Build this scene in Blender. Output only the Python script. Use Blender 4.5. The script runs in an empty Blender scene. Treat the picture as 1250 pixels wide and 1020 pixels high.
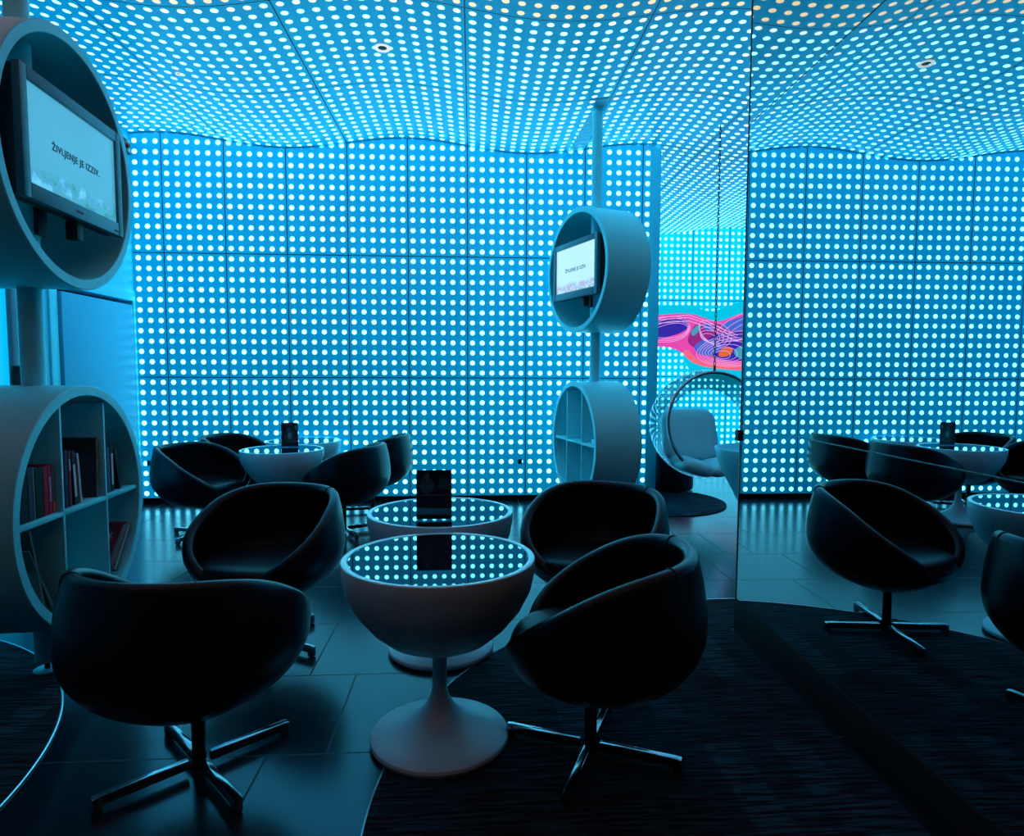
import bpy, bmesh, math, random
from mathutils import Vector, Matrix, Euler
random.seed(7)
sc = bpy.context.scene
COL = sc.collection
PI = math.pi

# ------------------------------------------------------------------ helpers
def R(d): return math.radians(d)

class MB:
    """collects vertices, faces and material slots of one mesh"""
    def __init__(self): self.v = []; self.f = []; self.m = []
    def add(self, vs, fs, mi=0, M=None):
        o = len(self.v)
        for p in vs:
            p = Vector(p)
            self.v.append(tuple(M @ p) if M else tuple(p))
        for q in fs:
            self.f.append([i + o for i in q]); self.m.append(mi)
        return self
    def box(self, c, s, bev=0.0, M=None, mi=0, seg=2):
        bm = bmesh.new(); bmesh.ops.create_cube(bm, size=1.0)
        for v in bm.verts: v.co = Vector((v.co.x*s[0]+c[0], v.co.y*s[1]+c[1], v.co.z*s[2]+c[2]))
        if bev > 0: bmesh.ops.bevel(bm, geom=bm.edges[:], offset=bev, segments=seg, affect='EDGES', profile=.5)
        bm.verts.index_update()
        self.add([v.co.copy() for v in bm.verts], [[v.index for v in f.verts] for f in bm.faces], mi, M); bm.free()
        return self
    def lathe(self, prof, n=64, M=None, mi=0):
        """prof: list of (r, z); r = 0 makes a pole"""
        vs = []; rows = []
        for r, z in prof:
            if r < 1e-6: rows.append([len(vs)]); vs.append((0, 0, z))
            else:
                rows.append(list(range(len(vs), len(vs)+n)))
                vs += [(r*math.cos(2*PI*k/n), r*math.sin(2*PI*k/n), z) for k in range(n)]
        fs = []
        for a, b in zip(rows, rows[1:]):
            for k in range(n):
                l = (k+1) % n
                if len(a) == 1 and len(b) == 1: continue
                if len(a) == 1: fs.append([a[0], b[l], b[k]])
                elif len(b) == 1: fs.append([a[k], a[l], b[0]])
                else: fs.append([a[k], a[l], b[l], b[k]])
        return self.add(vs, fs, mi, M)
    def tube(self, pts, r, n=10, closed=False, cap=True, mi=0):
        pts = [Vector(p) for p in pts]; N = len(pts); vs = []; fs = []
        up = None
        for i, p in enumerate(pts):
            if closed: t = (pts[(i+1) % N]-pts[i-1]).normalized()
            else: t = (pts[min(i+1, N-1)]-pts[max(i-1, 0)]).normalized()
            if up is None:
                up = Vector((0, 0, 1)) if abs(t.z) < .9 else Vector((1, 0, 0))
            a = (up - t*up.dot(t)).normalized(); b = t.cross(a); up = a
            rr = r(i/(N-1)) if callable(r) else r
            vs += [p + a*rr*math.cos(2*PI*k/n) + b*rr*math.sin(2*PI*k/n) for k in range(n)]
        for i in range(N if closed else N-1):
            j = (i+1) % N
            for k in range(n):
                l = (k+1) % n
                fs.append([i*n+k, i*n+l, j*n+l, j*n+k])
        if cap and not closed:
            fs.append(list(range(n))[::-1]); fs.append([(N-1)*n+k for k in range(n)])
        return self.add(vs, fs, mi)
    def prism(self, poly, z0, z1, M=None, mi=0):
        n = len(poly)
        vs = [(x, y, z0) for x, y in poly] + [(x, y, z1) for x, y in poly]
        fs = [list(range(n))[::-1], list(range(n, 2*n))] + [[k, (k+1) % n, n+(k+1) % n, n+k] for k in range(n)]
        return self.add(vs, fs, mi, M)
    def build(self, name, mats, parent=None, smooth=True, ang=35, loc=None):
        me = bpy.data.meshes.new(name); me.from_pydata(self.v, [], self.f)
        if not isinstance(mats, (list, tuple)): mats = [mats]
        for m in mats: me.materials.append(m)
        me.polygons.foreach_set('material_index', self.m)
        me.validate()
        bm = bmesh.new(); bm.from_mesh(me)
        bmesh.ops.recalc_face_normals(bm, faces=bm.faces[:]); bm.to_mesh(me); bm.free()
        if smooth:
            me.polygons.foreach_set('use_smooth', [True]*len(me.polygons))
            me.set_sharp_from_angle(angle=R(ang))
        me.update()
        o = bpy.data.objects.new(name, me); COL.objects.link(o)
        if parent: o.parent = parent
        if loc: o.location = loc
        return o

def tag(o, label, cat, group=None, kind=None):
    o['label'] = label; o['category'] = cat
    if group: o['group'] = group
    if kind: o['kind'] = kind
    return o
def thing(name, label, cat, loc=(0, 0, 0), rz=0.0, group=None):
    o = bpy.data.objects.new(name, None); COL.objects.link(o); o.empty_display_size = .1
    o.location = loc; o.rotation_euler = (0, 0, rz)
    return tag(o, label, cat, group)
def struct(o, label=None, cat=None):
    o['kind'] = 'structure'
    if label: o['label'] = label
    if cat: o['category'] = cat
    return o
def kids(o): return [c for c in bpy.data.objects if c.parent == o]
def copy_thing(root, loc, rz, label, group=None):
    r = root.copy(); COL.objects.link(r); r.location = loc; r.rotation_euler = (0, 0, rz); r['label'] = label
    if group: r['group'] = group
    for ch in kids(root):
        c = ch.copy(); COL.objects.link(c); c.parent = r
        for g in kids(ch):
            d = g.copy(); COL.objects.link(d); d.parent = c
    return r

# ------------------------------------------------------------------ materials
def pm(name, col, rough=.5, metal=0.0, spec=.5, coat=0.0, **kw):
    m = bpy.data.materials.new(name); m.use_nodes = True
    b = m.node_tree.nodes['Principled BSDF']
    b.inputs['Base Color'].default_value = (*col, 1); b.inputs['Roughness'].default_value = rough
    b.inputs['Metallic'].default_value = metal; b.inputs['Specular IOR Level'].default_value = spec
    b.inputs['Coat Weight'].default_value = coat
    for k, v in kw.items(): b.inputs[k.replace('_', ' ')].default_value = v
    return m
def nd(m, t, **kw):
    n = m.node_tree.nodes.new(t)
    for k, v in kw.items(): setattr(n, k, v)
    return n
def lk(m, a, b): m.node_tree.links.new(a, b)
def mth(m, op, a, b=None, c=None, clamp=False):
    n = nd(m, 'ShaderNodeMath', operation=op); n.use_clamp = clamp
    for i, x in enumerate((a, b, c)):
        if x is None: continue
        if isinstance(x, (int, float)): n.inputs[i].default_value = x
        else: lk(m, x, n.inputs[i])
    return n.outputs[0]
def mixc(m, f, a, b):
    n = nd(m, 'ShaderNodeMix', data_type='RGBA')
    if isinstance(f, (int, float)): n.inputs[0].default_value = f
    else: lk(m, f, n.inputs[0])
    for i, x in ((6, a), (7, b)):
        if isinstance(x, tuple): n.inputs[i].default_value = (*x, 1)
        else: lk(m, x, n.inputs[i])
    return n.outputs[2]

DOT_R = .0232
def led_material(name, ax, p0, p1, o0, o1, seam0, off0, seam1, off1, dot, glow, base, warm=None, dotr=DOT_R):
    """perforated sheet in front of lamps: a square grid of lit holes and dark panel joints.
    ax: the two object axes used; p, o pitch and offset of the holes; seam, off pitch and offset of the joints"""
    m = pm(name, base, .38, spec=.4); nt = m.node_tree; b = nt.nodes['Principled BSDF']
    tc = nd(m, 'ShaderNodeTexCoord'); sp = nd(m, 'ShaderNodeSeparateXYZ'); lk(m, tc.outputs['Object'], sp.inputs[0])
    u, v = sp.outputs[ax[0]], sp.outputs[ax[1]]
    def cell(x, p, o):
        q = mth(m, 'DIVIDE', mth(m, 'SUBTRACT', x, o), p)
        fl = mth(m, 'FLOOR', q); fr = mth(m, 'SUBTRACT', mth(m, 'SUBTRACT', q, fl), .5)
        return fl, mth(m, 'MULTIPLY', fr, p)
    cu, du = cell(u, p0, o0); cv, dv = cell(v, p1, o1)
    d = mth(m, 'SQRT', mth(m, 'ADD', mth(m, 'MULTIPLY', du, du), mth(m, 'MULTIPLY', dv, dv)))
    mr = nd(m, 'ShaderNodeMapRange'); lk(m, d, mr.inputs[0])
    mr.inputs[1].default_value = dotr-.002; mr.inputs[2].default_value = dotr+.002
    mr.inputs[3].default_value = 1; mr.inputs[4].default_value = 0
    mask = mr.outputs[0]
    def joint(x, s, o):
        _, dd = cell(x, s, o + s/2)
        return mth(m, 'LESS_THAN', mth(m, 'ABSOLUTE', dd), .0045)
    jn = mth(m, 'MAXIMUM', joint(u, seam0, off0), joint(v, seam1, off1))
    # small differences from lamp to lamp and from panel to panel
    cb = nd(m, 'ShaderNodeCombineXYZ'); lk(m, cu, cb.inputs[0]); lk(m, cv, cb.inputs[1])
    wn = nd(m, 'ShaderNodeTexWhiteNoise', noise_dimensions='3D'); lk(m, cb.outputs[0], wn.inputs[0])
    col = mixc(m, mth(m, 'MULTIPLY', wn.outputs[0], .35), dot, tuple(c*.8 for c in dot))
    if warm: col = warm(m, u, v, cu, cv, wn.outputs[0], col)
    nz = nd(m, 'ShaderNodeTexNoise'); nz.inputs['Scale'].default_value = 1.1; nz.inputs['Detail'].default_value = 3
    lk(m, tc.outputs['Object'], nz.inputs['Vector'])
    gl = mixc(m, nz.outputs[0], tuple(c*.55 for c in glow), tuple(c*1.45 for c in glow))
    gl = mixc(m, jn, gl, (0, 0, 0))
    if warm: gl = mixc(m, mth(m, 'LESS_THAN', v, -2.5*CY), gl, (.012, .004, .003))
    em = mixc(m, mask, gl, col)
    lk(m, em, b.inputs['Emission Color']); b.inputs['Emission Strength'].default_value = 1
    lk(m, mixc(m, jn, base, (.005, .01, .015)), b.inputs['Base Color'])
    return m

PANEL = 1.2298; ZB = .054; PZ = PANEL/12
DOT = (.95, 5.6, 7.4)
DOTC = (.92, 3.1, 4.3)
GLOW = (0.0, .135, .27)
GLOWC = (0.0, .085, .165)
SHEET = (.02, .54, .78)
M_wall = led_material('LED wall sheet', (0, 2), .1, PZ, 0, ZB, .6, 0, PANEL, ZB, DOT, GLOW, SHEET)
CY = 1.235
def warm_rows(m, u, v, cu, cv, wn, col):
    # the ceiling lamps of the rows beside a joint and of the panels nearer the entrance are warm white
    row = mth(m, 'MODULO', mth(m, 'ADD', cv, 1200), 12)
    nearj = mth(m, 'LESS_THAN', row, .5)
    f = mth(m, 'MULTIPLY', nearj, mth(m, 'GREATER_THAN', wn, .35))
    f = mth(m, 'MAXIMUM', f, mth(m, 'GREATER_THAN', wn, .93))
    far = mth(m, 'LESS_THAN', v, -2*CY)
    c1 = mixc(m, mth(m, 'MULTIPLY', f, .8), col, (1.2, .95, .55))
    c2 = mixc(m, far, c1, (1.2, .78, .26))
    return mixc(m, mth(m, 'LESS_THAN', v, -2.5*CY), c2, (2.3, .55, .30))
M_ceil = led_material('LED ceiling sheet', (0, 1), .1, CY/12, 0, -CY*8, 1.2, .6, CY, 0, DOTC, GLOWC, SHEET, warm=warm_rows)
M_far = led_material('LED wall sheet far', (0, 2), .1, PZ, 0, ZB, .6, 0, PANEL, ZB, DOT, (.0, .42, .62), SHEET)

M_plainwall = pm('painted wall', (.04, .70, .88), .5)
M_dark = pm('dark plinth', (.003, .004, .006), .7, spec=.15)
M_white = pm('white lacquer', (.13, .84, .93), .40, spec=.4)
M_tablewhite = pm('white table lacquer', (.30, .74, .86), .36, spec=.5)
M_leather = pm('black leather', (.0012, .0025, .004), .31, spec=.38, Specular_Tint=(.35, .8, 1, 1))
M_cushion = pm('black leather cushion', (.0015, .003, .005), .40, spec=.28, Specular_Tint=(.35, .8, 1, 1))
M_seam = pm('black piping', (.004, .005, .007), .5)
M_chrome = pm('dark chrome', (.35, .37, .40), .12, metal=1)
M_steel = pm('brushed dark steel', (.06, .065, .07), .25, metal=1)
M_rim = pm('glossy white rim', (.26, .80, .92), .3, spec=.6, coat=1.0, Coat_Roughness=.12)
M_glassblack = pm('black mirror glass', (.004, .010, .014), .012, spec=.5, IOR=1.62)
M_mirror = pm('mirror glass', (.60, .68, .70), .0, metal=1)
M_black = pm('matte black', (.004, .004, .005), .6)
M_trim = pm('pale metal strip', (.5, .6, .65), .25, metal=1)
M_drumin = pm('drum interior', (.10, .20, .24), .6)
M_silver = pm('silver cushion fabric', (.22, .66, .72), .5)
M_paper = pm('paper', (.20, .24, .26), .8)

# floor: dark stone tiles laid in rows, narrow joints
M_floor = pm('dark floor tiles', (.03, .05, .06), .3, spec=.5, Specular_Tint=(.22, .74, 1, 1))
def _floor():
    m = M_floor; b = m.node_tree.nodes['Principled BSDF']
    tc = nd(m, 'ShaderNodeTexCoord'); mp = nd(m, 'ShaderNodeMapping'); lk(m, tc.outputs['Object'], mp.inputs[0])
    mp.inputs['Location'].default_value = (12-2.53, 12+3.28+.6, 0)
    br = nd(m, 'ShaderNodeTexBrick'); lk(m, mp.outputs[0], br.inputs['Vector'])
    br.offset = .17; br.inputs['Scale'].default_value = 1; br.inputs['Brick Width'].default_value = 1.2
    br.inputs['Row Height'].default_value = .6; br.inputs['Mortar Size'].default_value = .004
    br.inputs['Mortar Smooth'].default_value = .1
    br.inputs['Color1'].default_value = (.004, .022, .040, 1); br.inputs['Color2'].default_value = (.005, .027, .046, 1)
    br.inputs['Mortar'].default_value = (.012, .016, .02, 1)
    nz = nd(m, 'ShaderNodeTexNoise'); nz.inputs['Scale'].default_value = 90; nz.inputs['Detail'].default_value = 4
    lk(m, tc.outputs['Object'], nz.inputs['Vector'])
    c = nd(m, 'ShaderNodeMix', data_type='RGBA', blend_type='MULTIPLY'); c.inputs[0].default_value = .6
    lk(m, br.outputs[0], c.inputs[6]); lk(m, nz.outputs[0], c.inputs[7])
    lk(m, c.outputs[2], b.inputs['Base Color'])
    n2 = nd(m, 'ShaderNodeTexNoise'); n2.inputs['Scale'].default_value = 5; lk(m, tc.outputs['Object'], n2.inputs['Vector'])
    r = mth(m, 'ADD', mth(m, 'MULTIPLY', n2.outputs[0], .03), .19)
    lk(m, mth(m, 'ADD', r, mth(m, 'MULTIPLY', br.outputs['Fac'], .3)), b.inputs['Roughness'])
    bp = nd(m, 'ShaderNodeBump'); bp.inputs['Strength'].default_value = .04; bp.inputs['Distance'].default_value = .002
    lk(m, nz.outputs[0], bp.inputs['Height']); lk(m, bp.outputs[0], b.inputs['Normal'])
_floor()
# carpet: fine weft lines along x with paler dashes
M_carpet = pm('dark ribbed carpet', (.01, .013, .018), .9, spec=.1)
def _carpet():
    m = M_carpet; b = m.node_tree.nodes['Principled BSDF']
    tc = nd(m, 'ShaderNodeTexCoord')
    def st(sx, sy, det, lo, hi):
        mp = nd(m, 'ShaderNodeMapping'); lk(m, tc.outputs['Object'], mp.inputs[0]); mp.inputs['Scale'].default_value = (sx, sy, 1)
        n = nd(m, 'ShaderNodeTexNoise'); n.inputs['Scale'].default_value = 1; n.inputs['Detail'].default_value = det
        lk(m, mp.outputs[0], n.inputs['Vector'])
        r = nd(m, 'ShaderNodeMapRange'); lk(m, n.outputs[0], r.inputs[0]); r.inputs[1].default_value = lo; r.inputs[2].default_value = hi
        return r.outputs[0]
    weft = st(5, 75, 2, .42, .62)
    mp = nd(m, 'ShaderNodeMapping'); lk(m, tc.outputs['Object'], mp.inputs[0])
    br = nd(m, 'ShaderNodeTexBrick'); lk(m, mp.outputs[0], br.inputs['Vector']); mp.inputs['Rotation'].default_value = (0, 0, PI/2)
    br.inputs['Scale'].default_value = 1; br.inputs['Brick Width'].default_value = .5; br.inputs['Row Height'].default_value = .125
    br.inputs['Mortar Size'].default_value = 0; br.offset = .37
    br.inputs['Color1'].default_value = (0, 0, 0, 1); br.inputs['Color2'].default_value = (1, 1, 1, 1)
    patch = mth(m, 'POWER', br.outputs[0], 3)
    v = mth(m, 'MULTIPLY', weft, mth(m, 'ADD', mth(m, 'MULTIPLY', patch, .9), .45))
    lk(m, mixc(m, v, (.004, .006, .009), (.014, .066, .10)), b.inputs['Base Color'])
    bp = nd(m, 'ShaderNodeBump'); bp.inputs['Strength'].default_value = .5; bp.inputs['Distance'].default_value = .004
    lk(m, weft, bp.inputs['Height']); lk(m, bp.outputs[0], b.inputs['Normal'])
_carpet()

# leather grain
for m in (M_leather, M_cushion):
    b = m.node_tree.nodes['Principled BSDF']; tc = nd(m, 'ShaderNodeTexCoord')
    vz = nd(m, 'ShaderNodeTexVoronoi'); vz.inputs['Scale'].default_value = 240; lk(m, tc.outputs['Object'], vz.inputs['Vector'])
    bp = nd(m, 'ShaderNodeBump'); bp.inputs['Strength'].default_value = .08; bp.inputs['Distance'].default_value = .001
    lk(m, vz.outputs[0], bp.inputs['Height']); lk(m, bp.outputs[0], b.inputs['Normal'])

def emis(name, col, s=1.0):
    m = pm(name, (0, 0, 0), .5); b = m.node_tree.nodes['Principled BSDF']
    b.inputs['Emission Color'].default_value = (*col, 1); b.inputs['Emission Strength'].default_value = s
    return m

# ------------------------------------------------------------------ camera
f_px, pitch, yaw, roll = 788.56, .0697, .062, -.0031
fw = Vector((math.sin(yaw)*math.cos(pitch), math.cos(yaw)*math.cos(pitch), -math.sin(pitch)))
rt = Vector((math.cos(yaw), -math.sin(yaw), 0)); dn = fw.cross(rt)
r2 = rt*math.cos(roll)+dn*math.sin(roll); d2 = -rt*math.sin(roll)+dn*math.cos(roll)
cam = bpy.data.cameras.new('camera'); co = bpy.data.objects.new('camera', cam); COL.objects.link(co)
cam.sensor_width = 36; cam.sensor_fit = 'HORIZONTAL'; cam.lens = 36*f_px/1250; cam.clip_start = .05
Mx = Matrix((r2, -d2, -fw)).transposed().to_4x4(); Mx.translation = (3.0433, -6.7001, 1.3374)
co.matrix_world = Mx; sc.camera = co

# ------------------------------------------------------------------ setting
XM = 4.42                       # mirror face; it runs towards the camera from y = -3.47
fl = MB(); fl.box((3.6, -2.1, -.05), (9.0, 12.2, .1)); struct(fl.build('floor', M_floor, smooth=False))

def zc(x): return 3.62 + .06*math.cos(2*PI*x/2.4)
cl = MB(); NX, NY = 181, 3
xs = [-.9+9.0*i/(NX-1) for i in range(NX)]; ys = [-8.2, -3.1, 4.0]
vs = [(x, y, zc(x)) for y in ys for x in xs]
cl.add(vs, [[j*NX+i, j*NX+i+1, (j+1)*NX+i+1, (j+1)*NX+i] for j in range(2) for i in range(NX-1)])
o = cl.build('ceiling', M_ceil, ang=180); struct(o)
# back wall of lit panels, dark recessed base, end post
w = MB(); NW = 104
wx = [-.3+5.17*i/NW for i in range(NW+1)]
wv_ = [(x, y, z) for x in wx for y in (0, .12) for z in (ZB, zc(x)-.011)]
w.add(wv_, [q for i in range(NW) for a in (4*i,) for q in ([a, a+4, a+5, a+1], [a+2, a+3, a+7, a+6], [a+1, a+5, a+7, a+3], [a, a+2, a+6, a+4])] + [[0, 1, 3, 2], [4*NW, 4*NW+2, 4*NW+3, 4*NW+1]])
struct(w.build('wall_back', M_wall, smooth=False))
w = MB(); w.box((2.285, .07, 3.66), (5.17, .08, .24)); struct(w.build('gap_shade', M_dark, smooth=False))  # black backing put in as the shade of the gap under the ceiling
w = MB(); w.box((2.285, .075, ZB/2), (5.17, .09, ZB)); struct(w.build('baseboard_back', M_dark, smooth=False))
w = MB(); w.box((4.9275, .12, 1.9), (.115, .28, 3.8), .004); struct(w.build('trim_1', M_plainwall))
# plain strip beside the ceiling joint by the right column
w = MB()
vs = [(4.03, -.002, zc(4.03)-.004), (4.185, -.002, zc(4.185)-.004), (4.185, -1.235, zc(4.185)-.004), (4.085, -1.235, zc(4.085)-.004)]
w.add(vs + [(x, y, z+.012) for x, y, z in vs], [[0, 1, 2, 3], [4, 5, 6, 7], [0, 1, 5, 4], [1, 2, 6, 5], [2, 3, 7, 6], [3, 0, 4, 7]])
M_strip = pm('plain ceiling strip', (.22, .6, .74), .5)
def _ribs(m):
    b = m.node_tree.nodes['Principled BSDF']; tc = nd(m, 'ShaderNodeTexCoord'); wv = nd(m, 'ShaderNodeTexWave')
    wv.bands_direction = 'Y'; wv.inputs['Scale'].default_value = 3.2; lk(m, tc.outputs['Object'], wv.inputs['Vector'])
    bp = nd(m, 'ShaderNodeBump'); bp.inputs['Strength'].default_value = .4; bp.inputs['Distance'].default_value = .01
    lk(m, wv.outputs[1], bp.inputs['Height']); lk(m, bp.outputs[0], b.inputs['Normal'])
_ribs(M_strip)
struct(w.build('trim_2', M_strip, smooth=False))

# left wall with a recessed door and a lit window
LX = -.3
D0, D1, DH = -1.235, -.06, 2.03
W0, W1, WZ0, WZ1 = -3.2, -1.70, .35, 2.3
w = MB()
def wl(y0, y1, z0, z1): w.box((LX-.075, (y0+y1)/2, (z0+z1)/2), (.15, y1-y0, z1-z0))
wl(-8.1, W0, 0, 3.8); wl(W0, W1, 0, WZ0); wl(W0, W1, WZ1, 3.8); wl(W1, D0, 0, 3.8); wl(D0, D1, DH, 3.8); wl(D1, .12, 0, 3.8)
struct(w.build('wall_left', M_plainwall, smooth=False))
d = thing('door_1', 'pale flush door standing proud of the side wall', 'door'); struct(d); d.location = (LX, (D0+D1)/2, 0)
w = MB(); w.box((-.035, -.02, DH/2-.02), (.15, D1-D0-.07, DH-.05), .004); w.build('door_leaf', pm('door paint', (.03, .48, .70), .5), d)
w = MB()
for s in (-1, 1): w.box((.006, s*((D1-D0)/2+.05), DH/2), (.02, .10, DH), .003)
w.box((.006, 0, DH+.05), (.02, D1-D0+.2, .10), .003)
# keep the far jamb clear of the back wall
w.v = [(x, min(y, .049+.60-.02), z) for x, y, z in w.v]
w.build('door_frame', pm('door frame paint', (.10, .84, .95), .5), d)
w = MB(); w.tube([(.035, -.46, 1.0), (.09, -.46, 1.0), (.09, -.36, 1.0)], .009, 10); w.build('door_handle', M_chrome, d)
d = thing('window_1', 'tall window lit bright cyan in the side wall', 'window'); struct(d); d.location = (LX, (W0+W1)/2, 0)
w = MB(); w.box((-.03, 0, (WZ0+WZ1)/2), (.012, W1-W0, WZ1-WZ0)); w.build('pane', emis('lit window', (.0, .55, 1.0), .95), d, smooth=False)
w = MB(); hw = (W1-W0)/2
for s in (-1, 1): w.box((-.06, s*(hw-.03), (WZ0+WZ1)/2), (.14, .06, WZ1-WZ0), .003)
for z in (WZ0+.03, WZ1-.03): w.box((-.06, 0, z), (.14, 2*hw-.12, .06), .003)
w.build('window_frame', pm('window frame', (.05, .16, .22), .5), d)
# closing walls behind and beyond
M_shade = pm('unlit wall', (.05, .055, .06), .7)
w = MB(); w.box((3.6, -8.15, 1.9), (9, .1, 3.8)); struct(w.build('wall_front', M_shade, smooth=False))
w = MB(); w.box((8.05, -2.2, 1.9), (.1, 12, 3.8)); struct(w.build('wall_right', M_far if False else M_plainwall, smooth=False))
w = MB(); w.box((6.4, 3.72, 1.9+ZB/2), (3.6, .12, 3.8-ZB)); struct(w.build('wall_far', M_far, smooth=False))
w = MB(); w.box((6.4, 3.73, ZB/2), (3.6, .1, ZB)); struct(w.build('baseboard_far', M_dark, smooth=False))
w = MB(); w.box((4.55, 1.95, 1.9), (.1, 3.42, 3.8)); struct(w.build('wall_side', M_plainwall, smooth=False))

# carpets lying on the tiles, edged with a thin metal strip
def carpet(name, poly, label, edge):
    r = MB(); r.prism(poly, .0005, .006); ro = r.build(name, M_carpet, smooth=False); tag(ro, label, 'carpet')
    e = MB(); e.tube([(x, y, .0045) for x, y in edge], .0042, 6); e.build('edge_strip', M_trim, ro)
    return ro
def arc(cx, cy, r, a0, a1, n=64): return [(cx+r*math.cos(R(a0+(a1-a0)*k/n)), cy+r*math.sin(R(a0+(a1-a0)*k/n))) for k in range(n+1)]
ed = arc(4.565, -4.879, 1.843, 78, 205)
carpet('carpet', ed + [(3.2, -7.2), (4.34, -7.2), (4.385, -3.60), (4.40, -3.445), (4.90, -3.44)], 'big dark ribbed carpet with a curved edge, reaching to the mirror', ed)
ed = [(x, y) for x, y in arc(.003, -4.866, 1.60, -100.5, 100.5, 110)]
carpet('carpet', ed, 'dark carpet with a round edge at the left, under the foot of the bookshelf column', ed)
ed = arc(4.93, -.12, .735, -190, 60, 80)
pl = [(x, y) for x, y in arc(4.93, -.12, .735, 0, 360, 96)[:-1]]
pl = [(x, min(y, -.005) if x < 4.99 else y) for x, y in pl]
r = MB(); r.prism(pl, .0005, .009); tag(r.build('carpet', M_carpet, smooth=False), 'small round dark carpet under the hanging bubble chair', 'carpet')

# ------------------------------------------------------------------ mirror partition
mp = thing('mirror_partition', 'tall mirrored partition standing on the right, its far edge ending mid floor', 'mirror wall', (XM, -3.47, 0))
mp.rotation_euler = (0, 0, -.010)
L = 4.4; ZJ = (1.07, 2.57); ZT = 3.53; SK = .165
w = MB(); w.box((.075, -L/2, ZT/2+.004), (.13, L, ZT-.008)); w.build('core', M_black, mp, smooth=False)
zs = [SK, ZJ[0], ZJ[1], ZT]
for z0, z1 in zip(zs, zs[1:]):
    w = MB(); w.box((.006, -L/2, (z0+z1)/2), (.012, L-.004, z1-z0-.004)); w.build('mirror_panel', M_mirror, mp, smooth=False)
w = MB(); w.box((.004, -L/2, SK/2), (.02, L, SK-.002), .002); w.build('skirting', M_dark, mp)
for z in ZJ:
    w = MB(); w.box((.0, -L/2, z), (.003, L, .004)); w.build('joint_strip', M_steel, mp, smooth=False)
w = MB(); w.box((.0, -.004, ZT/2), (.006, .008, ZT-.02)); w.build('edge_strip', M_steel, mp, smooth=False)
w = MB(); w.box((.0, .012, 1.02), (.03, .045, .055), .004); w.build('clip', M_black, mp)

# ------------------------------------------------------------------ tables
def make_table(label):
    t = thing('pedestal_table', label, 'table', (0, 0, 0), 0, 'white bowl pedestal tables')
    b = MB(); b.lathe([(0, .338), (.03, .340), (.075, .346), (.125, .358), (.19, .390), (.245, .438), (.297, .502), (.331, .570), (.3445, .635), (.3455, .668),
                       (.3445, .672), (.322, .672), (0, .672)], 96)
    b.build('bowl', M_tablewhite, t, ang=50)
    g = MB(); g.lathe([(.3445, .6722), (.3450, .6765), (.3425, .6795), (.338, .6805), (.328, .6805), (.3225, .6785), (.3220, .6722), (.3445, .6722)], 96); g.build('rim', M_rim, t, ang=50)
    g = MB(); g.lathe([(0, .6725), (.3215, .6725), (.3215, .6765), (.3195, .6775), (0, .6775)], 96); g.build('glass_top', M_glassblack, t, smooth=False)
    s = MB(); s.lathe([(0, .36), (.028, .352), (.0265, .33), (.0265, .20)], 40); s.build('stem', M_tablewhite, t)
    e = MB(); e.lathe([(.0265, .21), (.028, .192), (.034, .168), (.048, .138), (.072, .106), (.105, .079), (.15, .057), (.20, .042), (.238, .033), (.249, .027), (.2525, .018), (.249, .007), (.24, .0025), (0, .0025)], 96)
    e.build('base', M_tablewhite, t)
    return t
t0 = make_table('nearest white bowl table, in front, standing at the edge of the big carpet')
t0.location = (2.9245, -4.4049, 0)
copy_thing(t0, (2.893, -3.638, 0), 0, 'white bowl table right behind the nearest one, with a dark menu card on it')
copy_thing(t0, (1.416, -1.071, 0), 0, 'white bowl table near the lit wall with a coloured menu card on it')
copy_thing(t0, (1.423, -.372, 0), 0, 'white bowl table pushed up against the lit back wall, nothing on it')

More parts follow.
